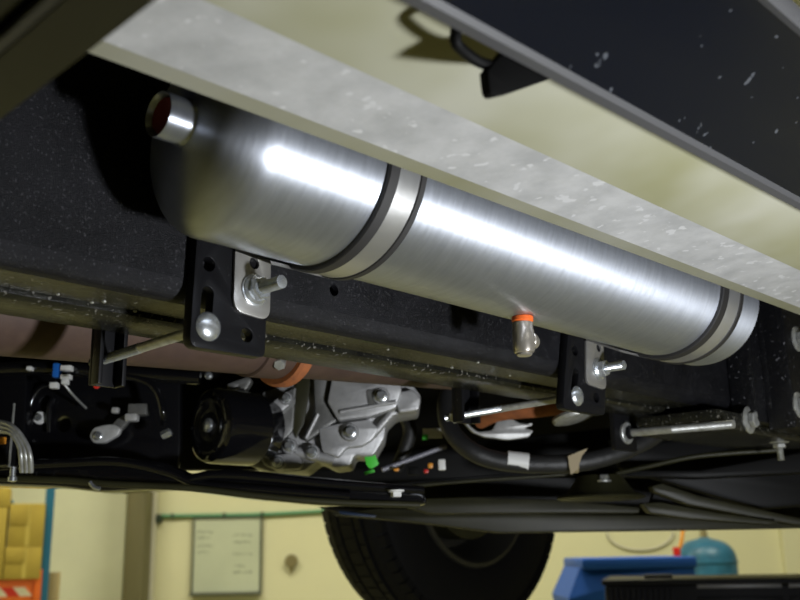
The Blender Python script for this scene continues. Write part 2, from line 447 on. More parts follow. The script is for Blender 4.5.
# ================================================================== CHASSIS RAIL
RF = 0.600; RB = H + 0.1875
rail = thing('chassis_rail', 'long black textured steel chassis rail behind the silver tank', 'car chassis', (0.7, 0.66, RB))
hole = onY(334, 290.5, RF)
extr = [(-0.45, 0.0)]
plate('outer_web', [(-0.5, RB + 0.016), (1.70, RB + 0.016), (1.70, H + 0.42), (-0.5, H + 0.42)], [circ((hole.x, hole.z), 0.0052)], (0, RF, 0), AX, UP, AY, 0.006, 'rail_black', rail)
cr = [(RF, RB + 0.016), (RF + 0.0012, RB + 0.0095), (RF + 0.005, RB + 0.0045), (RF + 0.010, RB + 0.0012), (RF + 0.015, RB)]
extrude_x('outer_corner', cr + [(RF + 0.015, RB + 0.006), (RF + 0.006, RB + 0.016)], -0.5, 1.70, 'rail_black', rail)
extrude_x('outer_flange', [(RF + 0.015, RB), (0.655, RB), (0.657, RB + 0.004), (0.657, RB + 0.010), (RF + 0.015, RB + 0.006)], -0.5, 1.70, 'rail_under', rail)
extrude_x('inner_channel', [(0.660, RB + 0.010), (0.660, RB - 0.003), (0.664, RB - 0.006), (0.712, RB - 0.006), (0.718, RB - 0.002), (0.720, RB + 0.006), (0.720, H + 0.42), (0.715, H + 0.42), (0.715, RB + 0.010)], -0.5, 1.70, 'rail_under', rail)
extrude_x('dark_core', [(RF + 0.012, RB + 0.012), (0.713, RB + 0.012), (0.713, H + 0.42), (RF + 0.012, H + 0.42)], -0.5, 1.70, 'matt_black', rail)  # solid black fill in place of the shade inside the rail
# weld drops along the seam of the two flanges
rw = random.Random(3)
def weld_drop(px, py, r):
    p = onZ(px, py, 0.1870)
    lathe('weld_drop', p + Vector((0, 0, 0.001)), (rw.uniform(-.2, .2), rw.uniform(-.2, .2), -1), [(0, r), (r*0.5, r*0.86), (r*0.85, r*0.5), (r, 0)], 'zinc_dull', rail, seg=10)
for px, py, r in ((58, 295, .0016), (92, 303, .0018), (104, 302, .0020), (97, 307, .0014), (135, 312, .0016), (388, 350, .0016), (452, 368, .0018), (478, 363, .0016), (510, 376, .0016), (668, 408, .0016)):
    weld_drop(px, py, r)

# body mount bracket at the far end of the visible rail, with its flange bolts
mb = thing('body_mount', 'rough black cast body mount bolted to the chassis rail', 'car chassis', onY(770, 380, 0.56))
xm0 = onY(744, 380, 0.575).x
box('casting', (xm0, 0.560, H + 0.165), (xm0 + 0.16, 0.5995, H + 0.40), 'cast_black', mb, 0.006)
for k in range(3):
    box('cast_rib', (xm0 + 0.03 + k * 0.045, 0.550, H + 0.185), (xm0 + 0.038 + k * 0.045, 0.562, H + 0.36), 'cast_black', mb, 0.003)
xp = onY(787, 380, 0.525).x
box('end_plate', (xp, 0.520, H + 0.155), (xp + 0.30, 0.560, H + 0.40), 'cast_black', mb, 0.004)
box('foot', (xm0 - 0.10, 0.575, H + 0.150), (xm0 + 0.30, 0.70, H + 0.178), 'rail_under', mb, 0.006)
def flange_bolt(p, axis, rf, label, grp=None, hexr=None):
    t = thing('flange_bolt', label, 'bolt', p, grp)
    a = Vector(axis)
    hr = hexr or rf * 0.62
    lathe('flange', p - a * 0.002, a, [(0, rf * 0.96), (rf * 0.12, rf), (rf * 0.16, rf * 0.95), (rf * 0.24, hr * 1.02)], 'zinc_dull', t, seg=32)
    hexnut('hex_head', p + a * (rf * 0.16), a, hr, rf * 0.42, 'zinc_dull', t)
    return t
flange_bolt(onY(749, 420, 0.573), (0, -1, 0), 0.0195, 'large zinc flange bolt low on the body mount')
flange_bolt(onY(797, 339, 0.519), (0, -1, 0), 0.0190, 'zinc flange bolt high on the end plate of the body mount')
flange_bolt(onY(799, 405, 0.519), (0, -1, 0), 0.0190, 'zinc flange bolt halfway down the end plate of the body mount')
hb = onY(778, 434, 0.60)
t = flange_bolt(Vector((hb.x, hb.y, H + 0.150)), (0, 0, -1), 0.0155, 'zinc bolt pointing down under the body mount', None, 0.010)
thread('thread', Vector((hb.x, hb.y, H + 0.142)), (0, 0, -1), 0.005, 0.020, 0.0015, 'zinc_dull', t)

# ================================================================== AIR TANK
TY, TZ, TR = 0.511, H + 0.2825, 0.0742
tank = thing('air_tank', 'long brushed aluminium air tank strapped beside the chassis rail', 'air tank', (0.7, TY, TZ - TR))
dome = []
xs0, xs1 = 0.362, 1.079
DL = 0.031
for k in range(0, 15):
    a = math.pi / 2 * k / 14
    dome.append((xs0 - DL * math.cos(a), TR * (math.sin(a) ** 1.0) if k else 0.0))
prof = [(x, r) for x, r in dome if r > 0.0139]
prof = [(prof[0][0] - 0.0005, 0.012)] + prof
prof[-1] = (xs0 - 0.0005, TR + 0.0001)
prof += [(xs0 + 0.0012, TR + 0.00025), (xs0 + 0.004, TR)] + [(xs0 + (xs1 - xs0) * k / 6, TR) for k in range(1, 7)]
prof += [(xs1 + 0.006, TR * 0.985), (xs1 + 0.030, TR * 0.80), (xs1 + 0.042, TR * 0.45), (xs1 + 0.045, 0.0)]
lathe('shell', (0, TY, TZ), AX, prof, 'aluminium', tank, seg=96, smooth=50)
neck = lathe('neck', (0, TY, TZ), AX, [(0.3270, 0.0135), (0.3165, 0.0135), (0.3135, 0.0145), (0.3120, 0.0157), (0.3135, 0.0162), (0.3200, 0.0162), (0.3290, 0.0160), (0.3325, 0.0172), (0.3350, 0.0205)], 'aluminium', tank, seg=48, smooth=50, caps=False)
lathe('plug', (0, TY, TZ), AX, [(0.3175, 0.0), (0.3165, 0.008), (0.3155, 0.0125), (0.3180, 0.0136), (0.3250, 0.0136)], 'red_plug', neck, seg=32)

def band_clamp(x0, x1, label):
    t = thing('band_clamp', label, 'clamp', (0.5 * (x0 + x1), TY, TZ - TR), 'steel band clamps around the tank')
    wd = x1 - x0
    b0 = x0 + wd * 0.27; b1 = x1 - wd * 0.17
    def ring(name, a, b, r0, r1, m, round_=0.0):
        prof = [(a, r0), (a, r1 - round_), (a + round_ * 0.6, r1), (b - round_ * 0.6, r1), (b, r1 - round_), (b, r0), (a, r0)]
        return lathe(name, (0, TY, TZ), AX, prof, m, t, seg=96, smooth=30, caps=False)
    ring('rubber_liner', x0, x1, TR - 0.0002, TR + 0.0018, 'rubber', 0.0006)
    ring('rubber_edge', x0, b0, TR + 0.0016, TR + 0.0044, 'rubber', 0.0012)
    ring('rubber_edge', b1, x1, TR + 0.0016, TR + 0.0044, 'rubber', 0.0012)
    ring('steel_band', b0, b1, TR + 0.0016, TR + 0.0034, 'band_steel', 0.0004)
band_clamp(0.4555, 0.4940, 'steel band clamp with black rubber edges near the red plugged tank neck')
band_clamp(0.9815, 1.0320, 'steel band clamp with black rubber edges near the body mount end of tank')

# ---- drain fitting under the tank
fx = onY(523, 330, TY).x
ft = thing('drain_fitting', 'nickel push-in elbow fitting with orange ring under the tank', 'pipe fitting', (fx, TY, H + 0.172))
z1 = TZ - TR + 0.001
lathe('orange_ring', (fx, TY, z1), (0, 0, -1), [(0, 0.00860), (0.0015, 0.01015), (0.0050, 0.01015), (0.0065, 0.00894)], 'orange_seal', ft)
lathe('elbow_body', (fx, TY, z1 - 0.006), (0, 0, -1), [(0, 0.00817), (0.001, 0.00963), (0.0075, 0.00963), (0.0085, 0.01015), (0.026, 0.01015), (0.029, 0.00929), (0.030, 0.00774)], 'brass', ft)
lathe('bottom_cap', (fx, TY, z1 - 0.0355), (0, 0, -1), [(0, 0.00731), (0.002, 0.00731), (0.003, 0.00602)], 'brass', ft)
lathe('outlet', (fx + 0.006, TY + 0.004, z1 - 0.019), (0.95, 0.30, 0), [(0, 0.00731), (0.012, 0.00731), (0.013, 0.00860), (0.020, 0.00860), (0.021, 0.00757), (0.026, 0.00757)], 'brass', ft)
hexnut('outlet_nut', Vector((fx + 0.018, TY + 0.0075, z1 - 0.023)), (0.5, -0.3, -0.8), 0.006, 0.006, 'brass', ft)

# ---- mounting brackets, tabs, studs and carriage bolts
PY = 0.589
def px2(q): p = onY(q[0], q[1], PY); return Vector((p.x, p.z))
def slot(c0, c1, hw, n=8):
    a = px2(c0); b = px2(c1); d = (b - a).normalized(); nrm = Vector((-d.y, d.x)); out = []
    for i in range(n + 1):
        t = math.pi * i / n; out.append(a + nrm * hw * math.cos(t) - d * hw * math.sin(t))
    for i in range(n + 1):
        t = math.pi * i / n; out.append(b - nrm * hw * math.cos(t) + d * hw * math.sin(t))
    return out
def mount(corners, tabc, holes, slotpx, tabhole, nut, head, stud_tip, rear_tip, where, rear_x, hr):
    tl, bl, br, tr = [px2(c) for c in corners]
    up1 = (tl - bl).normalized(); up2 = (tr - br).normalized()
    top = H + 0.305
    tl = bl + up1 * ((top - bl.y) / up1.y); tr = br + up2 * ((top - br.y) / up2.y)
    hs = [circ(px2(h), hr) for h in holes] + [slot(slotpx[0], slotpx[1], hr * 0.95)]
    pt = plate('clamp_plate', rounded([tl, bl, br, tr], [0, 0.009, 0.006, 0]), hs, (0, PY, 0), AX, UP, AY, 0.0105, 'black_plate', None, 0.0007)
    tag(pt, 'black drilled clamp plate holding the tank ' + where, 'bracket', 'black clamp plates on the rail')
    # stainless tab with its foot under the tank
    tb = [px2(c) for c in tabc]
    org = Vector((0, PY - 0.0034, 0))
    tt = thing('tank_tab', 'stainless steel angle tab bolted to the clamp plate ' + where, 'bracket', (tb[1].x, PY, tb[1].y), 'stainless tabs under the tank')
    u1 = (tb[0] - tb[1]).normalized(); topz = TZ - 0.052
    t0 = tb[1] + u1 * ((topz - tb[1].y) / u1.y); t3 = tb[2] + Vector((0, topz - tb[2].y))
    plate('tab', rounded([t0, tb[1], tb[2], t3], [0, 0.011, 0.011, 0]), [circ(px2(tabhole), hr * 0.85)], org, AX, UP, AY, 0.0032, 'stainless', tt, 0.0005)
    bm = bmesh.new()
    xw = t3.x - t0.x
    ya, zt = PY - 0.0034, topz; yb_, zb_ = 0.545, TZ - 0.0712
    vs = [bm.verts.new(c) for c in ((t0.x, ya, zt), (t3.x + 0.35 * xw, ya, zt), (t3.x + 0.75 * xw, yb_, zb_), (t0.x + 0.1 * xw, yb_, zb_))]
    vs2 = [bm.verts.new(v.co + Vector((0, 0.001, 0.003))) for v in vs]
    for i in range(4):
        j = (i + 1) % 4; bm.faces.new((vs[i], vs[j], vs2[j], vs2[i]))
    bm.faces.new(vs); bm.faces.new(vs2)
    from_bm('foot', bm, 'stainless', tt)
    # stud with nut and washer
    n2 = px2(nut); p = Vector((n2.x, PY - 0.0035, n2.y))
    ln = 0.034
    st = thing('stud_bolt', 'zinc stud with flange nut through the stainless tab ' + where, 'bolt', p, 'zinc studs in the tabs')
    a = Vector((0, -1, 0))
    lathe('washer', p, a, [(0, 0.0132), (0.0014, 0.0132), (0.0017, 0.0127)], 'zinc', st, seg=32)
    lathe('nut_flange', p + a * 0.0016, a, [(0, 0.0118), (0.001, 0.0120), (0.0030, 0.0098)], 'zinc', st, seg=32)
    hexnut('nut', p + a * 0.003, a, 0.0100, 0.0080, 'zinc', st)
    thread('thread', p + a * 0.008, a, 0.0053, ln - 0.008, 0.00140, 'zinc', st)
    # carriage bolt below the rail to the rear bracket
    h2 = px2(head); p = Vector((h2.x, PY - 0.0004, h2.y))
    ln = 0.165
    e = onY(rear_tip[0], rear_tip[1], PY + ln)
    ax = (e - p).normalized(); L = (e - p).length
    cb = thing('carriage_bolt', 'long zinc carriage bolt under the rail from the clamp plate ' + where, 'bolt', p, 'carriage bolts under the rail')
    lathe('head', p + Vector((0, 0.0012, 0)), (0, -1, 0), [(0, 0.0112), (0.0013, 0.0115), (0.0032, 0.0102), (0.0050, 0.0070), (0.0058, 0.0030), (0.0059, 0.0)], 'zinc', cb, seg=32)
    lathe('shank', p + ax * 0.002, ax, [(0, 0.0042), (L * 0.55, 0.0042)], 'zinc_dull', cb, seg=20)
    thread('thread', p + ax * (L * 0.55), ax, 0.0045, L * 0.45, 0.00125, 'zinc', cb)
    # rear channel bracket hanging behind the rail
    rc = thing('rear_bracket', 'black channel bracket behind the rail on the carriage bolt ' + where, 'bracket', (rear_x[0], 0.722, H + 0.13), 'black channel brackets behind the rail')
    m0, m1, zb0, zt0 = rear_x
    yy = 0.7225
    box('web', (m0, yy + 0.0125, zb0), (m1, yy + 0.0165, H + 0.30), 'black_plate', rc, 0.001)
    box('flange', (m0, yy, zb0), (m0 + 0.004, yy + 0.0127, H + 0.30), 'black_plate', rc, 0.001)
    box('flange', (m1 - 0.004, yy, zb0), (m1, yy + 0.0127, H + 0.30), 'black_plate', rc, 0.001)
    pn = p + ax * ((yy + 0.0165 - p.y) / ax.y)
    hexnut('nut', pn, ax, 0.0080, 0.007, 'zinc_dull', cb)

l0 = onY(98, 383, 0.7225); l1 = onY(126, 383, 0.7225)
mount(((197, 237), (189.5, 346), (265, 358), (269, 258)), ((233, 247), (231, 311), (267.5, 322), (271.5, 256)),
      ((209, 264), (247, 335)), ((208, 293), (206, 318)), (252, 264), (252, 291), (208, 326.5), None, (93, 363), 'near the tank neck',
      (l0.x, l1.x, l0.z, 0), 0.0057)
r0_ = onY(463, 421, 0.7225); r1_ = onY(476, 421, 0.7225)
mount(((568, 336), (563, 408.5), (605, 415.5), (607.5, 345)), ((584, 340), (584, 384), (604.5, 391), (606.5, 345)),
      ((575, 350.5), (596.5, 397.5)), ((576, 373), (574, 390)), (596.5, 348), (596, 369.5), (577, 396), None, (446, 418), 'beside the drain fitting',
      (r0_.x, r0_.x + 0.034, r0_.z, 0), 0.0060)

# third carriage bolt, its tip pointing out from under the rail
e0 = onX(627, 433, 1.235); e1 = onX(734, 424, 1.235)
cb = thing('carriage_bolt', 'long bare zinc bolt under the rail below the tank end, tip pointing outwards', 'bolt', e0, 'carriage bolts under the rail')
ax = (e1 - e0).normalized(); L = (e1 - e0).length
lathe('shank', e0, ax, [(-0.012, 0.0058), (L * 0.45, 0.0058)], 'zinc_dull', cb, seg=20)
thread('thread', e0 + ax * (L * 0.45), ax, 0.0058, L * 0.55, 0.0014, 'zinc_dull', cb)
lathe('washer', e0 - ax * 0.002, ax, [(0, 0.016), (0.003, 0.016), (0.004, 0.015)], 'zinc_dull', cb, seg=28)
hexnut('nut', e0 + ax * 0.002, ax, 0.010, 0.007, 'black_plate', cb)
tag(box('hanger_plate', (e0.x - 0.03, e0.y + 0.002, e0.z - 0.025), (e0.x + 0.03, e0.y + 0.010, H + 0.26), 'black_plate', None, 0.001), 'black hanger plate behind the rail carrying the bare zinc bolt', 'bracket')

# ================================================================== EXHAUST
ex = thing('exhaust_pipe', 'brown heat-stained exhaust pipe running behind the chassis rail', 'exhaust pipe', (0.7, 0.86, H + 0.2))
er = 0.046
def exh(px, py, y):
    p = onY(px, py, y); d = (p - EYE); n = Vector((0, -d.z, d.y)).normalized()
    return p + n * er
A_ = exh(0, 356, 0.86); B_ = exh(455, 390, 0.86)
dirx = (B_ - A_).normalized()
tube('pipe', [A_ - dirx * 0.6, A_, B_, B_ + dirx * 0.35], er, 'exhaust', ex, res=14, smooth_curve=False)
cp = exh(276, 376, 0.86)
tt_ = (cp.x - A_.x) / (B_.x - A_.x); cp = A_ + (B_ - A_) * tt_
lathe('rusty_collar', cp - dirx * 0.008, dirx, [(0, er + 0.001), (0, er + 0.009), (0.004, er + 0.012), (0.014, er + 0.012), (0.018, er + 0.009), (0.018, er + 0.001)], 'rust', ex, seg=48, caps=False)
lathe('sleeve', cp - dirx * 0.050, dirx, [(0, er + 0.0005), (0.001, er + 0.003), (0.042, er + 0.003)], 'exhaust', ex, seg=48, caps=False)
hexnut('collar_bolt', cp + Vector((-0.026, -0.030, -er * 0.78)), (-0.6, -0.5, -0.5), 0.007, 0.012, 'zinc_dull', ex)

# ================================================================== DRIVETRAIN BEHIND
DE = 1.42
fr = thing('far_rail', 'black far side chassis rail behind the exhaust', 'car chassis', (2.0, 1.46, H + 0.165))
extrude_x('channel', [(1.46, H + 0.165), (1.54, H + 0.165), (1.54, H + 0.44), (1.46, H + 0.44)], 1.30, 4.2, 'under_black', fr)
sp = thing('subframe_panel', 'black pressed subframe panel with a round hole', 'car chassis', onD(60, 430, 1.34))
hc = (63, 424)
slab('dark_backing', [(-260, 345), (310, 360), (310, 470), (-260, 470)], 'D', 1.56, 0.02, 'under_black', sp, 0.003)  # black sheet added so the hole and gaps behind look dark
slab('panel', [(-260, 336), (172, 350), (180, 380), (180, 450), (176, 474), (150, 474), (-260, 478)], 'D', 1.36, 0.02, 'paint_black', sp, 0.003, 0.01,
     holes=[[(hc[0] + 7.5 * math.cos(a), hc[1] + 7.5 * math.sin(a)) for a in [2*math.pi*i/18 for i in range(18)]]])
tube('pressed_rib', [onD(30, 430, 1.355), onD(30, 405, 1.35), onD(39, 389, 1.35), onD(50, 385, 1.355)], 0.0045, 'gloss_black', sp)
tube('pressed_rib', [onD(49, 432, 1.355), onD(49, 408, 1.35), onD(53, 398, 1.352)], 0.004, 'gloss_black', sp)
slab('side_step', [(-70, 350), (28, 352), (25, 440), (-70, 445)], 'D', 1.33, 0.03, 'paint_black', sp, 0.004, 0.01)
p = onD(40, 418, 1.358)
bn = thing('panel_bolt', 'pale zinc washer bolt on the black subframe panel', 'bolt', p)
lathe('washer', p, -_f, [(0, 0.0092), (0.002, 0.0092), (0.003, 0.0085)], 'white_plastic', bn, seg=28)
hexnut('hex_head', p - _f * 0.003, -_f, 0.0055, 0.006, 'zinc', bn)

# blue connector with white plugs on the upper part of the subframe
cn = thing('wire_connector', 'blue wiring connector with white plugs above the subframe panel', 'connector', onD(55, 375, 1.33))
def dbox(name, x0, y0, x1, y1, d, th, m, parent=None, bev=0.001):
    a = onD(x0, y1, d); b = onD(x1, y0, d)
    return bgbox(name, a.dot(_r), b.dot(_r), d, d + th, min(a.z, b.z), max(a.z, b.z), m, parent, bev)
dbox('body', 52, 363, 59, 377, 1.282, 0.014, 'blue_plastic', cn)
dbox('white_plug', 60, 365, 71, 370.5, 1.282, 0.012, 'white_plastic', cn)
dbox('white_plug', 60, 374, 70, 379, 1.282, 0.012, 'white_plastic', cn)
dbox('white_plug', 49, 382, 57, 388, 1.282, 0.012, 'white_plastic', cn)
dbox('white_plug', 61, 379, 67, 384, 1.282, 0.012, 'white_plastic', cn)
tag(tube('wire', [onD(64, 384, 1.284), onD(74, 396, 1.30), onD(86, 408, 1.34)], 0.0018, 'zinc_dull', None), 'thin grey wire slanting down from the white plugs', 'wire')
tag(dbox('clip', 26, 366, 31, 370, 1.285, 0.012, 'white_plastic'), 'small white clip beside the blue connector', 'clip')
tag(lathe('red_cap', onD(97, 386, 1.22), -_f, [(0, 0.004), (0.003, 0.004), (0.005, 0.0)], 'red_plastic', None, seg=14), 'small red cap below the channel bracket', 'cap')
tag(tube('coolant_pipe', [onD(118, 376, 1.30), onD(135, 378, 1.30), onD(150, 384, 1.30), onD(159, 396, 1.30), onD(163, 412, 1.30), onD(164, 424, 1.31)], 0.0048, 'gloss_black', None), 'thin glossy black pipe curving down behind the rear bracket', 'pipe')
tag(tube('heater_pipe', [onD(-40, 371, 1.305), onD(40, 368, 1.305), onD(110, 372, 1.305), onD(200, 378, 1.31)], 0.010, 'gloss_black', None), 'long glossy black pipe above the subframe panel', 'pipe')
for q in ((28, 368), (35, 367)):
    pass
# aluminium sensor bracket
sb = thing('sensor_bracket', 'small cast aluminium sensor bracket on the black subframe', 'bracket', onD(118, 425, 1.31))
slab('plate', [(89, 436), (93, 428), (103, 425), (113, 424), (121, 428), (118, 435), (104, 443), (93, 443)], 'D', 1.325, 0.012, 'bracket_alu', sb, 0.002, 0.004)
slab('arm', [(108, 428), (118, 418), (127, 413), (131, 418), (121, 430), (112, 433)], 'D', 1.335, 0.012, 'cast_alu_dark', sb, 0.002, 0.003)
dbox('sensor', 127, 403, 147, 415, 1.32, 0.02, 'cast_alu_dark', sb, 0.003)
dbox('plug', 124, 413, 137, 421, 1.318, 0.016, 'bracket_alu', sb, 0.003)
dbox('wire_end', 111, 407, 118, 413, 1.325, 0.012, 'bracket_alu', sb, 0.002)
p = onD(98, 436, 1.325)
lathe('mount_bolt', p, -_f, [(0, 0.0062), (0.003, 0.0060), (0.004, 0.0045)], 'zinc', sb, seg=20)
tag(lathe('pipe_nut', onD(162, 436, 1.30), (0.5, -0.6, 0.4), [(0, 0.006), (0.012, 0.006), (0.014, 0.004)], 'zinc', None, seg=6, smooth=None), 'small zinc pipe nut at the foot of the thin black pipe', 'nut')

# braided hose and its bracket at the frame's edge
hs = thing('braided_hose', 'braided steel hose arching down beside the silver bracket', 'hose', onD(20, 440, 1.15))
for off in (0.0, 4.5, 9.0):
    tube('strand', [onD(-30, 421 + off, 1.16), onD(0, 422 + off, 1.15), onD(14 - off*0.3, 428 + off*0.6, 1.14), onD(25 - off*0.7, 442 + off*0.3, 1.14), onD(30 - off, 456, 1.14), onD(31 - off, 472, 1.15)], 0.0032, 'zinc_dull', hs)
hk = thing('hose_bracket', 'bright silver strip bracket behind the braided hose', 'bracket', onD(10, 440, 1.18))
dbox('strip', 8, 403, 14, 467, 1.19, 0.004, 'zinc_dull', hk)
dbox('block', -30, 440, 8, 466, 1.19, 0.03, 'black_plate', hk, 0.002)
dbox('yellow_tab', -4, 437, 5, 444, 1.185, 0.006, 'orange_plastic', hk)

# oil filter: can with its round face towards the front of the vehicle
fc = onD(208, 425, 1.34)
of = thing('oil_filter', 'round glossy black oil filter can with steel centre bolt', 'oil filter', fc - Vector((0, 0, 0.055)))
fr_ = 0.0535
lathe('can', fc, AX, [(0, 0.0), (0.001, fr_ * 0.30), (0.002, fr_ * 0.55), (0.000, fr_ * 0.62), (0.001, fr_ * 0.90), (0.004, fr_ * 0.97), (0.010, fr_), (0.075, fr_), (0.078, fr_ * 0.96), (0.10, fr_ * 0.9)], 'gloss_black', of, seg=56)
lathe('centre_bolt', fc - AX * 0.008, AX, [(0.003, 0.0), (0.003, 0.0070), (0.005, 0.0100), (0.010, 0.0105)], 'zinc', of, seg=24)
for k in range(6):
    a = 2 * math.pi * k / 6
    lathe('rivet', fc + Vector((-0.0006, math.cos(a) * fr_ * 0.76, math.sin(a) * fr_ * 0.76)), -AX, [(-0.001, 0.003), (0.001, 0.003), (0.0016, 0.0)], 'matt_black', of, seg=10)

# gearbox housing
gb = thing('gearbox_housing', 'cast grey aluminium gearbox housing below the exhaust pipe', 'gearbox', onD(330, 470, DE))
slab('casting', [(262, 392), (300, 380), (330, 370), (412, 384), (421, 396), (419, 410), (396, 414), (386, 424), (384, 438), (374, 455), (365, 456), (354, 455), (350, 466), (334, 468), (318, 460), (304, 471), (272, 472), (250, 466), (262, 446), (267, 425)], 'D', DE, 0.10, 'cast_alu', gb, 0.003, 0.005)
slab('upper_block', [(334, 366), (398, 376), (402, 390), (396, 408), (372, 416), (338, 421), (327, 402)], 'D', DE - 0.032, 0.04, 'cast_alu', gb, 0.004, 0.005)
slab('side_face', [(313, 372), (333, 370), (326, 402), (337, 421), (326, 428), (306, 442), (302, 436), (315, 410)], 'D', DE - 0.018, 0.03, 'cast_alu_dark', gb, 0.003, 0.004)  # darker alloy colour stands in for shade on the sloping side
slab('dark_gap', [(296, 376), (312, 374), (304, 424), (296, 438), (292, 430)], 'D', DE - 0.006, 0.02, 'under_olive', gb, 0.002)  # dark olive strip filling the gap beside the side face
slab('bell_flange', [(266, 404), (296, 386), (293, 430), (284, 440), (270, 434)], 'D', DE - 0.010, 0.02, 'cast_alu_dark', gb, 0.003, 0.005)
slab('lower_block', [(318, 428), (340, 423), (368, 419), (379, 428), (372, 440), (362, 446), (346, 448), (338, 458), (322, 452)], 'D', DE - 0.020, 0.03, 'cast_alu', gb, 0.003, 0.005)
slab('nose', [(396, 392), (413, 389), (421, 398), (419, 410), (398, 413)], 'D', DE - 0.020, 0.03, 'cast_alu', gb, 0.004, 0.005)
slab('arm_lug', [(262, 411), (285, 391), (293, 394), (293, 402), (268, 423), (263, 420)], 'D', DE - 0.034, 0.03, 'cast_alu', gb, 0.003, 0.008)
slab('recess_shade', [(366, 390), (378, 388), (382, 404), (368, 405)], 'D', DE - 0.034, 0.01, 'cast_alu_dark', gb, 0.001, 0.004)  # dark slab on the block, painting in the shade of the recess
tube('cast_rib', [onD(372, 436, DE - 0.010), onD(392, 413, DE - 0.014)], 0.006, 'cast_alu', gb, res=4)
tube('cast_rib', [onD(262, 440, DE - 0.010), onD(271, 427, DE - 0.014), onD(284, 442, DE - 0.010)], 0.005, 'cast_alu', gb, res=4, smooth_curve=False)
tube('cast_rib', [onD(296, 452, DE - 0.006), onD(318, 456, DE - 0.006), onD(334, 460, DE - 0.006)], 0.008, 'cast_alu', gb, res=4)
tube('cast_rib', [onD(306, 438, DE - 0.020), onD(318, 414, DE - 0.020)], 0.003, 'cast_alu', gb, res=4)
tube('cast_rib', [onD(340, 412, DE - 0.034), onD(396, 402, DE - 0.034)], 0.003, 'cast_alu', gb, res=4)
slab('lower_lobe', [(266, 456), (296, 452), (304, 462), (300, 469), (276, 470), (262, 464)], 'D', DE - 0.012, 0.02, 'cast_alu', gb, 0.003, 0.006)
for x, y, dd, r in ((350, 432, 0.030, 0.0095), (381, 396, 0.038, 0.0095), (312, 452, 0.018, 0.0085), (278, 462, 0.020, 0.0085), (289, 446, 0.018, 0.0085), (286, 398, 0.040, 0.0070)):
    p = onD(x, y, DE - dd)
    bo = lathe('bolt_boss', p + _f * 0.03, -_f, [(0, r * 1.5), (0.026, r * 1.35), (0.030, r * 1.2)], 'cast_alu', gb, seg=24)
    lathe('bolt_flange', p, -_f, [(-0.001, r), (0.0025, r), (0.004, r * 0.75)], 'zinc', bo, seg=20)
    hexnut('bolt_head', p - _f * 0.003, -_f, r * 0.68, 0.007, 'zinc', bo)
# brackets above the oil filter
tag(slab('filter_bracket', [(226, 384), (248, 376), (252, 380), (240, 400), (233, 400), (240, 385), (229, 392)], 'D', 1.40, 0.02, 'cast_alu_dark', None, 0.003, 0.004), 'dark cast bracket arm above the oil filter', 'bracket')
for q, lb in (((209, 376), 'white painted bolt tip above the oil filter'), ((231, 394), 'pale bolt tip beside the cast bracket arm')):
    tag(lathe('bolt_tip', onD(q[0], q[1], 1.36), -_f, [(0, 0.0058), (0.006, 0.0055), (0.008, 0.003)], 'zinc', None, seg=14), lb, 'bolt')

# glossy black crossmember below the drivetrain
cm = thing('crossmember', 'glossy black pressed crossmember below the oil filter', 'car chassis', onD(180, 490, 1.30))
slab('pressing', [(-260, 470), (-80, 466), (30, 458), (110, 456), (165, 462), (190, 474), (230, 468), (290, 474), (350, 480), (420, 487), (430, 505), (320, 505), (240, 497), (175, 488), (100, 492), (60, 487), (-80, 482), (-260, 478)], 'D', 1.28, 0.07, 'gloss_black', cm, 0.006, 0.012)
tube('folded_rib', [onD(186, 481, 1.277), onD(215, 475, 1.272), onD(270, 478, 1.272), onD(330, 484, 1.275), onD(424, 491, 1.285)], 0.0065, 'gloss_black', cm)
tube('folded_rib', [onD(-60, 470, 1.277), onD(60, 463, 1.272), onD(120, 462, 1.272), onD(168, 472, 1.275), onD(200, 484, 1.275), onD(270, 490, 1.272), onD(350, 496, 1.275)], 0.006, 'gloss_black', cm)
tube('lower_edge', [onD(-70, 476, 1.268), onD(60, 480, 1.265), onD(110, 484, 1.265), onD(190, 488, 1.265), onD(260, 496, 1.268), onD(330, 502, 1.272), onD(420, 505, 1.28)], 0.0045, 'under_olive', cm)  # olive reflection on the lower lip put into its colour
tube('bright_clip', [onD(90, 482, 1.262), onD(94, 487, 1.262), onD(100, 489, 1.262)], 0.003, 'zinc', cm)
p = onD(13, 470, 1.24)
fs = thing('frame_stud', 'tiny zinc stud standing below the braided hose', 'bolt', p)
lathe('shaft', p, (0, 0, -1), [(-0.004, 0.004), (0.008, 0.004), (0.009, 0.006), (0.014, 0.006), (0.015, 0.003)], 'zinc', fs, seg=14)
p = onD(396, 490, 1.27)
wbt = thing('white_bolt', 'pale flanged bolt under the end of the black crossmember', 'bolt', p)
lathe('flange', p, (0, 0, -1), [(0, 0.0105), (0.002, 0.0105), (0.003, 0.008)], 'white_plastic', wbt, seg=24)
hexnut('hex_head', p - Vector((0, 0, 0.002)), (0, 0, -1), 0.007, 0.007, 'white_plastic', wbt)

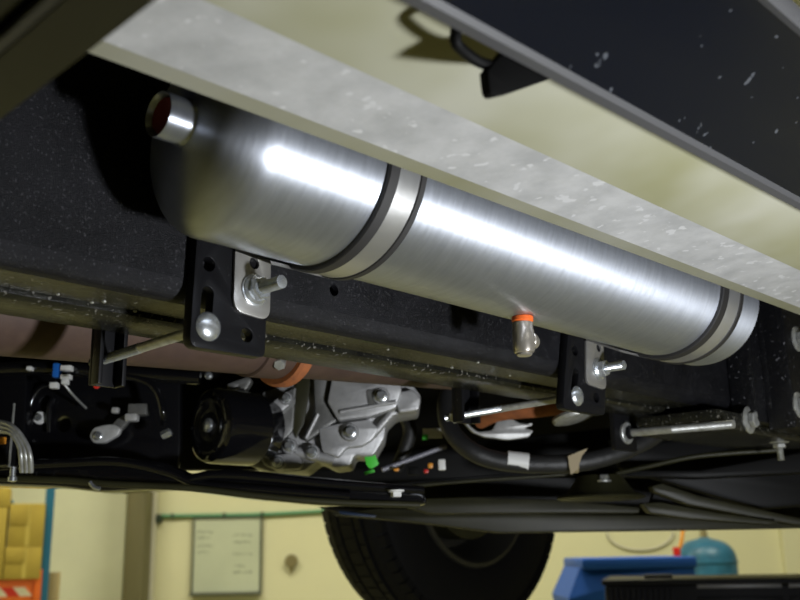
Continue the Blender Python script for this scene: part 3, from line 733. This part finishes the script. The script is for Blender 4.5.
# small wiring, tag and label below the gearbox
tag(slab('green_tag', [(364, 455), (374, 452), (379, 464), (370, 470), (366, 464)], 'D', 1.44, 0.004, 'green_tag', None, 0.0006), 'bright green inspection tag hanging below the gearbox housing', 'tag')
tag(slab('green_strip', [(364, 472), (374, 469), (375, 472), (365, 475)], 'D', 1.43, 0.004, 'green_tag', None, 0.0006), 'small bright green strip below the green tag', 'tag')
lc = thing('label_card', 'white printed label card with green corner hanging behind the gearbox', 'label', onD(432, 440, 1.62))
dbox('card', 423, 428, 442, 438.5, 1.62, 0.003, 'white_plastic', lc)
dbox('green_corner', 422.5, 434.5, 428, 440, 1.617, 0.003, 'green_tag', lc)
tag(tube('control_rod', [onD(382, 470, 1.60), onD(446, 446, 1.62)], 0.004, 'chest_grey', None, smooth_curve=False), 'thin dark grey rod slanting up behind the gearbox', 'rod')
def plug(x0, y0, x1, y1, m, label):
    tag(dbox('wire_plug', x0, y0, x1, y1, 1.58, 0.014, m, None, 0.002), label, 'connector')
plug(438.5, 459, 445.5, 470, 'white_plastic', 'small white wire plug below the hose loop')
plug(428, 463, 433, 468, 'orange_plastic', 'tiny orange wire plug beside the red one')
plug(424, 469, 428.5, 473, 'red_plastic', 'tiny red wire plug beside the orange one')
plug(345, 462, 352, 470, 'chest_grey', 'small grey wire plug below the gearbox housing')
plug(394, 468, 399, 471, 'orange_plastic', 'tiny orange wire plug beside the slanting rod')
plug(408, 466, 419, 475, 'matt_black', 'black square wire plug beside the slanting rod')
tag(tube('gear_cable', [onD(402, 410, 1.66), onD(410, 430, 1.66), onD(404, 452, 1.66), onD(396, 470, 1.66)], 0.012, 'hose_rubber', None), 'dull black cable hanging behind the gearbox nose', 'cable')

# large rubber hose with label, tape
hp = [onD(x, y, d) for x, y, d in ((462, 372, 1.58), (449, 392, 1.56), (446, 412, 1.54), (452, 432, 1.52), (470, 450, 1.50), (495, 460, 1.50), (530, 464, 1.50), (575, 463, 1.50), (615, 454, 1.51), (650, 438, 1.53), (680, 415, 1.56))]
ho = thing('coolant_hose', 'thick black rubber hose looping below the chassis rail', 'hose', hp[5])
tube('hose', hp, 0.0145, 'hose_rubber', ho, res=8)
def hose_ring(x0, y0, x1, y1, r, m, name):
    a = onD(x0, y0, 1.50); b = onD(x1, y1, 1.50)
    lathe(name, a, b - a, [(0, r), ((b-a).length, r)], m, ho, seg=32)
hose_ring(507, 460.5, 528, 463, 0.0155, 'white_plastic', 'white_label')
hose_ring(569, 463.5, 577, 463, 0.0155, 'tan_tape', 'tape_wrap')
slab('tape_tail', [(568, 456), (578, 452), (588, 448), (582, 456), (577, 470), (571, 475), (569, 465)], 'D', 1.478, 0.002, 'tan_tape', ho)
# heat shield and rusty pipe
hsld = slab('heat_shield', [(461, 408), (464, 423), (472, 432), (484, 437), (508, 440), (529, 437), (534, 430), (525, 428), (534, 424), (520, 423), (511, 418), (498, 419), (492, 430), (478, 432), (468, 424), (466, 408)], 'D', 1.60, 0.012, 'heat_shield', None, 0.003, 0.004)
tag(hsld, 'torn grey aluminium heat shield below the second carriage bolt', 'heat shield')
rp = thing('rusty_pipe', 'rusty front pipe under the chassis rail with pale flange', 'exhaust pipe', onD(540, 410, 1.5))
tube('pipe', [onD(480, 421, 1.58), onD(500, 413, 1.54), onD(540, 409, 1.50), onD(585, 404, 1.47)], 0.013, 'rust', rp, res=8)
fl = onD(574, 413, 1.44)
lathe('flange', fl, (0.1, -0.25, -1), [(0, 0.034), (0.004, 0.036), (0.009, 0.034), (0.012, 0.024), (0.013, 0.0)], 'zinc_dull', rp, seg=36)

# undertray and gearbox crossmember
ut = thing('undertray', 'dark olive undertray plate hiding the far underbody', 'car panel', onD(600, 500, 1.9))
slab('gap_filler', [(255, 462), (900, 400), (900, 524), (760, 528), (640, 528), (570, 531), (500, 532), (430, 524), (340, 514), (300, 500)], 'D', 2.05, 0.03, 'under_black', ut, 0.006)  # dark sheet added behind to fill the gaps with black
slab('front_fold', [(380, 508), (560, 514), (640, 515), (780, 520), (900, 520), (900, 526), (760, 529), (640, 531), (560, 532), (500, 533), (420, 523), (330, 514)], 'D', 1.86, 0.06, 'under_olive', ut, 0.003, 0.01)
slab('fold', [(380, 500), (470, 497), (560, 500), (640, 507), (640, 513), (560, 513), (430, 514)], 'D', 1.80, 0.04, 'under_olive', ut, 0.003, 0.01)
slab('blue_reflection', [(338, 511), (352, 512.5), (376, 515.5), (375, 517.5), (352, 516), (340, 514)], 'D', 1.84, 0.01, 'reflection_blue', ut, 0.001)  # thin blue slab drawn in place of a reflection
tr_ = thing('torsion_strut', 'olive folded strut plate beside the dished mount', 'car chassis', onD(700, 505, 1.7))
slab('strut_flange', [(651, 486), (662, 483), (700, 496), (800, 518), (850, 527), (850, 532), (790, 524), (690, 505), (655, 492)], 'D', 1.70, 0.03, 'under_olive', tr_, 0.003, 0.004)
slab('strut_flange', [(642, 503), (660, 502), (720, 513), (780, 521), (770, 525), (690, 519), (650, 513)], 'D', 1.68, 0.03, 'under_olive', tr_, 0.003, 0.004)
slab('web', [(655, 490), (690, 503), (780, 522), (700, 516), (650, 505)], 'D', 1.74, 0.02, 'under_black', tr_, 0.002)
dc = onD(601, 500, 1.62)
dm = thing('dished_mount', 'olive black dished gearbox mount with zinc bolt on top', 'car chassis', dc)
dr = 1.62 / F
lathe('dish', dc, UP, [(0.004, 0.0), (0.0, 38 * dr), (0.003, 43 * dr), (0.006, 42 * dr), (0.012, 33 * dr), (0.035, 23 * dr), (0.040, 21 * dr), (0.041, 0)], 'under_olive', dm, seg=48)
p = onD(604, 482, 1.58)
lathe('bolt_washer', p, UP, [(0, 0.0115), (0.003, 0.0115)], 'zinc_dull', dm, seg=24)
hexnut('bolt_head', p + UP * 0.003, UP, 0.008, 0.009, 'zinc', dm)
tb_ = thing('support_beam', 'black support beam with olive edge below the rubber hose', 'car chassis', onD(520, 485, 1.6))
slab('beam', [(330, 497), (400, 488), (470, 480), (570, 474), (700, 478), (860, 470), (860, 440), (780, 456), (700, 470), (600, 470), (500, 474), (400, 482)], 'D', 1.66, 0.05, 'under_black', tb_, 0.004)
tube('beam_edge', [onD(335, 496, 1.655), onD(405, 487, 1.655), onD(470, 481, 1.655), onD(575, 474, 1.655)], 0.0028, 'under_olive', tb_)
tube('beam_edge', [onD(610, 475, 1.64), onD(650, 466, 1.62), onD(700, 456, 1.60), onD(780, 450, 1.58)], 0.004, 'under_olive', tb_)
tag(slab('side_guard', [(610, 440), (640, 442), (800, 425), (850, 421), (850, 502), (760, 510), (660, 480), (620, 468)], 'D', 1.78, 0.03, 'under_black', None, 0.01), 'black underbody guard behind the body mount', 'car panel')

# ================================================================== FAR WHEEL
WY = 1.62
wc = onY(477, 477, WY)
wh = thing('road_wheel', 'black rubber tyre with dark rim hanging on the far side', 'wheel', (wc.x, wc.y + 0.13, wc.z - 0.40))
T = 0.40
tp = [(0.012, 0.235), (0.004, 0.250), (0.0, 0.30), (0.004, 0.345), (0.018, 0.378), (0.034, 0.392)]
half = [(0.034, 0.392), (0.058, 0.3965), (0.060, 0.3865), (0.066, 0.3865), (0.068, 0.3980), (0.094, 0.399), (0.096, 0.3885), (0.102, 0.3885), (0.104, 0.400), (0.130, 0.400)]
full = tp + half[1:]
full += [(0.26 - x, r) for x, r in reversed(full)]
full = [(x * 0.8, r) for x, r in full]
lathe('tyre', wc, AY, full, 'tyre', wh, seg=96, caps=False)
bm = bmesh.new()
for k in range(72):
    for row, (a, b) in enumerate(((0.006, 0.058), (0.068, 0.094), (0.104, 0.156), (0.166, 0.192), (0.202, 0.254))):
        th = 2 * math.pi * (k + 0.5 * (row % 2)) / 72; dt = 2 * math.pi / 72 * 0.43
        r0 = 0.380 if row in (0, 4) else 0.394; r1 = 0.4022 if row not in (0, 4) else 0.3985
        vs = []
        for rr in (r0, r1):
            for (yy, tt) in ((a, th - dt), (b, th - dt), (b, th + dt), (a, th + dt)):
                rad = rr - (0.016 if (row == 0 and yy == a) or (row == 4 and yy == b) else 0)
                vs.append(bm.verts.new(wc + Vector((math.cos(tt) * rad, yy * 0.8, math.sin(tt) * rad))))
        bm.faces.new(vs[4:]); 
        for i in range(4):
            j = (i + 1) % 4; bm.faces.new((vs[i], vs[j], vs[4 + j], vs[4 + i]))
tr = from_bm('tread_blocks', bm, 'tyre', wh); tr['kind'] = 'stuff'
lathe('rim', wc, AY, [(0.010, 0.235), (0.004, 0.232), (0.002, 0.222), (0.012, 0.214), (0.030, 0.205), (0.060, 0.190), (0.110, 0.180), (0.120, 0.10), (0.125, 0.0)], 'rim_dark', wh, seg=64, caps=False)
lathe('brake_drum', wc, AY, [(0.02, 0.0), (0.02, 0.13), (0.03, 0.16), (0.10, 0.16)], 'under_olive', wh, seg=48)

# ================================================================== BACKGROUND THINGS
# pallet rack
RD = 6.6
rr0 = pr(42.0, RD); rr1 = pr(50.5, RD)
rack = thing('pallet_rack', 'blue steel pallet rack with orange beam against the wall', 'shelf rack', B(rr0, RD, 0))
bgbox('upright', rr0, rr1, RD, RD + 0.07, 0, 2.6, 'rack_blue', rack, 0.008)
bgbox('upright', rr0, rr1, RD + 0.9, RD + 0.97, 0, 2.6, 'rack_blue', rack, 0.008)
bgbox('upright', rr0 - 1.8, rr1 - 1.8, RD, RD + 0.07, 0, 2.6, 'rack_blue', rack, 0.008)
bgbox('upright', rr0 - 1.8, rr1 - 1.8, RD + 0.9, RD + 0.97, 0, 2.6, 'rack_blue', rack, 0.008)
tube('brace', [onD(38, 507, RD + 0.4), onD(22, 484, RD + 0.4)], 0.012, 'rack_blue', rack, smooth_curve=False)
zbm = pz(579, RD, 20)
bgbox('beam', rr0 - 1.74, rr0 - 0.005, RD + 0.0, RD + 0.05, zbm - 0.15, zbm, 'rack_orange', rack, 0.006)
bgbox('beam', rr0 - 1.74, rr0 - 0.005, RD + 0.92, RD + 0.97, zbm - 0.15, zbm, 'rack_orange', rack, 0.006)
bgbox('beam_hook', rr0 - 0.03, rr0 + 0.012, RD - 0.012, RD + 0.01, zbm - 0.20, zbm + 0.06, 'rack_orange', rack, 0.003)
bgbox('deck', rr0 - 1.74, rr0 - 0.01, RD + 0.05, RD + 0.92, zbm - 0.03, zbm - 0.002, 'wood_pale', rack)
cols = ['tape_white', 'tape_red']
for k in range(12):
    x1 = pr(36, RD) - k * 0.075
    z0 = pz(596, RD, 20); z1_ = pz(587, RD, 20)
    bm = bmesh.new()
    pts = [(x1, z0), (x1 - 0.075, z0), (x1 - 0.075 - 0.05, z1_), (x1 - 0.05, z1_)]
    va = [bm.verts.new(B(a, RD - 0.0015, z)) for a, z in pts]; vb = [bm.verts.new(B(a, RD + 0.001, z)) for a, z in pts]
    bm.faces.new(va); bm.faces.new(vb)
    for i in range(4): bm.faces.new((va[i], va[(i+1) % 4], vb[(i+1) % 4], vb[i]))
    from_bm('stripe', bm, cols[k % 2], rack)
def carton(x0, y0, x1, y1, d, dep, label, zbase=None):
    r0, r1 = pr(x0, d), pr(x1, d); zb = pz(y1, d, 20) if zbase is None else zbase; zt = pz(y0, d, 20)
    t = thing('cardboard_box', label, 'box', B((r0 + r1) / 2, d, zb), 'cartons on the pallet rack')
    bgbox('carton', r0, r1, d, d + dep, zb, zt, 'cardboard', t, 0.004)
    mid = (r0 + r1) / 2 + (r1 - r0) * 0.04
    bgbox('flap', r0 + 0.003, mid - 0.002, d - 0.004, d + 0.001, zt - (zt - zb) * 0.48, zt - 0.004, 'cardboard', t, 0.001)
    bgbox('tape', mid - 0.012, mid + 0.012, d - 0.0015, d + 0.001, zb + 0.004, zt - 0.004, 'cardboard_tape', t)
    return zt
z_a = carton(7, 547, 41, 577, RD - 0.02, 0.42, 'lower cardboard box next to the blue rack upright', zbm)
carton(8, 504, 41.3, 546, RD - 0.02, 0.45, 'upper cardboard box next to the blue rack upright', z_a + 0.001)
z_b = carton(-40, 508, 6, 577, RD - 0.02, 0.45, 'tall cardboard box left beside the stacked pair on the rack', zbm)
carton(-40, 488, 7, 505, RD - 0.02, 0.42, 'flat cardboard box on top of the tall carton', z_b + 0.001)
RACK = Matrix.Rotation(math.radians(20.5), 4, 'Z')
for o in [rack] + [o for o in C.objects if o.parent is None and o.name.startswith('cardboard_box')]:
    o.location = rack.location + (RACK @ (o.location - rack.location)); o.rotation_euler = (0, 0, math.radians(20.5))
lb = thing('leaning_board', 'pale wooden board leaning on the wall beside the rack', 'board', B(pr(56, 7.6), 7.6, 0))
bgbox('board', pr(51, 7.6), pr(61.5, 7.6), 7.58, 7.62, 0, pz(572, 7.6, 60), 'wood_pale', lb, 0.004)
bgbox('end_batten', pr(51, 7.6), pr(61.5, 7.6), 7.565, 7.58, 0.05, 0.12, 'wood_pale', lb, 0.003)

# whiteboard
WBd = WALL_D - 0.03
wr0, wr1 = pr(194, WBd), pr(260, WBd); wz0, wz1 = pz(592, WBd, 225), pz(519, WBd, 225)
wbo = thing('whiteboard', 'framed whiteboard with faint handwriting on the cream wall', 'whiteboard', B((wr0 + wr1) / 2, WBd, wz0))
bgbox('panel', wr0, wr1, WBd, WALL_D, wz0, wz1, 'board_white', wbo)
ft_ = 0.018
bgbox('frame_side', wr0 - ft_, wr0, WBd - 0.01, WALL_D, wz0 - ft_, wz1 + ft_, 'board_frame', wbo)
bgbox('frame_side', wr1, wr1 + ft_, WBd - 0.01, WALL_D, wz0 - ft_, wz1 + ft_, 'board_frame', wbo)
bgbox('frame_top', wr0, wr1, WBd - 0.01, WALL_D, wz1, wz1 + ft_, 'board_frame', wbo)
bgbox('pen_tray', wr0 - ft_, wr1 + ft_, WBd - 0.05, WALL_D, wz0 - ft_ - 0.012, wz0, 'board_frame', wbo, 0.004)
bm = bmesh.new()
rw2 = random.Random(11)
for (cx, cy, n) in ((198, 532, 9), (198, 538, 7), (198, 546, 8), (234, 535, 10), (234, 542, 9), (234, 554, 10), (234, 566, 6), (234, 572, 10), (198, 552, 6)):
    for k in range(n):
        q = onD(cx + k * 1.9 + rw2.uniform(-.3, .3), cy + rw2.uniform(-.6, .6), WBd - 0.001)
        hh = rw2.uniform(0.008, 0.022); ww = rw2.uniform(0.003, 0.008); sk_ = rw2.uniform(-0.006, 0.006)
        vs = [bm.verts.new(q + _r * a + UP * b) for a, b in ((-ww + sk_, -hh / 2), (ww + sk_, -hh / 2), (ww - sk_, hh / 2), (-ww - sk_, hh / 2))]
        bm.faces.new(vs)
wri = from_bm('handwriting', bm, 'board_ink', wbo); wri['kind'] = 'stuff'

# green air line on the wall
al = thing('air_line', 'thin green air line clipped along the cream wall', 'hose', onD(160, 519, WALL_D - 0.04))
tube('hose', [onD(158, 516, WALL_D - 0.03), onD(200, 515.5, WALL_D - 0.03), onD(258, 514.5, WALL_D - 0.03), onD(300, 512.5, WALL_D - 0.03), onD(345, 509.5, WALL_D - 0.03)], 0.016, 'green_hose', al)
for x, y in ((172, 515.8), (224, 515), (262, 514.3)):
    dbox('clip', x - 1.3, y - 2.5, x + 1.3, y + 2.5, WALL_D - 0.05, 0.05, 'dark_green', al, 0.004)
dbox('valve', 155, 514, 161, 523, WALL_D - 0.08, 0.08, 'dark_green', al, 0.015)
p = onD(291, 561, WALL_D - 0.06)
ga = thing('pressure_gauge', 'small round brass gauge on the cream wall beside the whiteboard', 'gauge', p)
lathe('dial', p + _f * 0.06, -_f, [(0, 0.055), (0.045, 0.058), (0.055, 0.052), (0.056, 0.040), (0.050, 0.0)], 'gauge_brass', ga, seg=32)
lathe('stem', p + _f * 0.03, (0, 0, -1), [(0.045, 0.022), (0.09, 0.016), (0.11, 0.008)], 'gauge_brass', ga, seg=16)
cl = [onD(640 + 33 * math.cos(a), 532 + 18 * math.sin(a), WALL_D - 0.02) for a in [math.pi * k / 12 for k in range(13)]]
tag(tube('cable_loop', cl, 0.009, 'pale_trim', None), 'pale cable hanging in a loop on the wall above the blue bin', 'cable')

# blue wheelie bin
BD = 5.6
bi = thing('wheelie_bin', 'blue plastic wheelie bin with closed lid in front of gas cylinder', 'bin', B(pr(630, BD), BD + 0.3, 0))
ztop = pz(563, BD, 640); r0 = pr(578, BD); r1 = pr(690, BD)
bm = bmesh.new()
zt, zbn = ztop - 0.02, 0.06
lo = [(r0 + 0.05, BD + 0.08), (r1 - 0.05, BD + 0.08), (r1 - 0.05, BD + 0.52), (r0 + 0.05, BD + 0.52)]
hi = [(pr(571, BD), BD - 0.02), (r1 + 0.01, BD - 0.02), (r1 + 0.01, BD + 0.60), (pr(571, BD), BD + 0.60)]
va = [bm.verts.new(B(a, d, zbn)) for a, d in lo]
zc = pz(597, BD, 640)
vm = [bm.verts.new(B(a, d, zc)) for a, d in ((pr(565, BD), BD - 0.02), (r1 + 0.01, BD - 0.02), (r1 + 0.01, BD + 0.6), (pr(565, BD), BD + 0.6))]
vb = [bm.verts.new(B(a, d, zt)) for a, d in hi]
vb[0].co = B(pr(580, BD), BD + 0.05, zt); vb[3].co = B(pr(580, BD), BD + 0.6, zt)
for A1, B1 in ((va, vm), (vm, vb)):
    for i in range(4): bm.faces.new((A1[i], A1[(i+1) % 4], B1[(i+1) % 4], B1[i]))
bm.faces.new(va); bm.faces.new(vb)
from_bm('body', bm, 'bin_blue', bi)
bgbox('lid', pr(580, BD), pr(694, BD), BD - 0.04, BD + 0.62, ztop - 0.03, pz(557.5, BD, 640), 'bin_blue', bi, 0.015)
for s in (r0 + 0.06, r1 - 0.10):
    c = B(s, BD + 0.52, 0.10)
    lathe('bin_wheel', c, _r, [(0, 0.03), (0, 0.095), (0.01, 0.10), (0.04, 0.10), (0.05, 0.095), (0.05, 0.03)], 'matt_black', bi, seg=32)

# blue gas cylinder
CD = 7.4
cr0 = (pr(735, CD) - pr(674, CD)) / 2; cc = B(pr(705, CD + cr0), CD + cr0, 0)
gc = thing('gas_cylinder', 'blue domed gas cylinder with red valve tag behind the bin', 'gas cylinder', cc)
ct = pz(537, CD, 704)
prof = [(0.0, cr0 * 0.9), (0.02, cr0), (ct - 0.17, cr0)] + [(ct - 0.17 + 0.16 * math.sin(a), cr0 * math.cos(a) ** 0.8) for a in [math.pi / 2 * k / 8 for k in range(1, 8)]] + [(ct, 0.03), (ct + 0.001, 0)]
lathe('vessel', cc, UP, prof, 'cylinder_blue', gc, seg=48)
lathe('weld_band', cc, UP, [(ct - 0.20, cr0), (ct - 0.195, cr0 + 0.006), (ct - 0.175, cr0 + 0.006), (ct - 0.17, cr0)], 'cylinder_blue', gc, seg=48, caps=False)
lathe('valve', cc, UP, [(ct - 0.01, 0.03), (ct + 0.05, 0.025), (ct + 0.06, 0.015), (ct + 0.09, 0.015)], 'gauge_brass', gc, seg=20)
dbox('red_tag', 674, 547, 680, 557, CD - 0.02, 0.02, 'red_plastic', gc, 0.003)
tube('yellow_hose', [onD(683, 528, CD), onD(682, 538, CD - 0.01), onD(680, 548, CD - 0.01)], 0.014, 'orange_plastic', gc)

# black tool chest
TD = 3.6
tc_ = thing('tool_chest', 'low black tool chest with ribbed end and pale drawer strips', 'tool chest', B(pr(720, TD), TD + 0.2, 0))
tz = pz(578, TD, 700); t0 = pr(602, TD); t1 = pr(870, TD)
bgbox('body', t0, t1, TD, TD + 0.45, 0.12, tz - 0.02, 'chest_black', tc_, 0.008)
bgbox('lid', t0 - 0.01, t1 + 0.01, TD - 0.01, TD + 0.46, tz - 0.02, tz, 'chest_black', tc_, 0.008)
bgbox('lid_catch', pr(640, TD), pr(668, TD), TD + 0.10, TD + 0.2, tz, tz + 0.012, 'chest_black', tc_, 0.004)
for k in range(12):
    a = t0 + 0.015 + k * (pr(672, TD) - t0 - 0.02) / 12
    bgbox('rib', a, a + 0.009, TD - 0.008, TD + 0.001, 0.7, tz - 0.03, 'chest_black', tc_, 0.002)
za_, zb2 = pz(587, TD, 700), pz(583.5, TD, 700)
bgbox('drawer_strip', pr(690, TD), pr(767, TD), TD - 0.006, TD + 0.001, za_, zb2, 'chest_grey', tc_, 0.001)
bgbox('drawer_strip', pr(773, TD), pr(860, TD), TD - 0.006, TD + 0.001, za_, zb2, 'chest_grey', tc_, 0.001)
for k in range(3):
    for a, b in ((690, 767), (773, 860)):
        bgbox('drawer', pr(a, TD), pr(b, TD), TD - 0.01, TD + 0.001, tz - 0.24 - k * 0.2, tz - 0.06 - k * 0.2, 'chest_black', tc_, 0.004)
for a in (t0 + 0.06, t1 - 0.10):
    for d in (TD + 0.05, TD + 0.38):
        c = B(a, d, 0.05)
        lathe('castor', c, _r, [(0, 0.02), (0, 0.046), (0.004, 0.05), (0.026, 0.05), (0.03, 0.046), (0.03, 0.02)], 'matt_black', tc_, seg=24)
        bgbox('castor_fork', a - 0.005, a + 0.035, d - 0.02, d + 0.02, 0.09, 0.125, 'chest_grey', tc_, 0.003)
pv = B(t0, TD, 0); CH = Matrix.Rotation(math.radians(-15), 4, 'Z')
tc_.location = pv + (CH @ (tc_.location - pv)); tc_.rotation_euler = (0, 0, math.radians(-15))
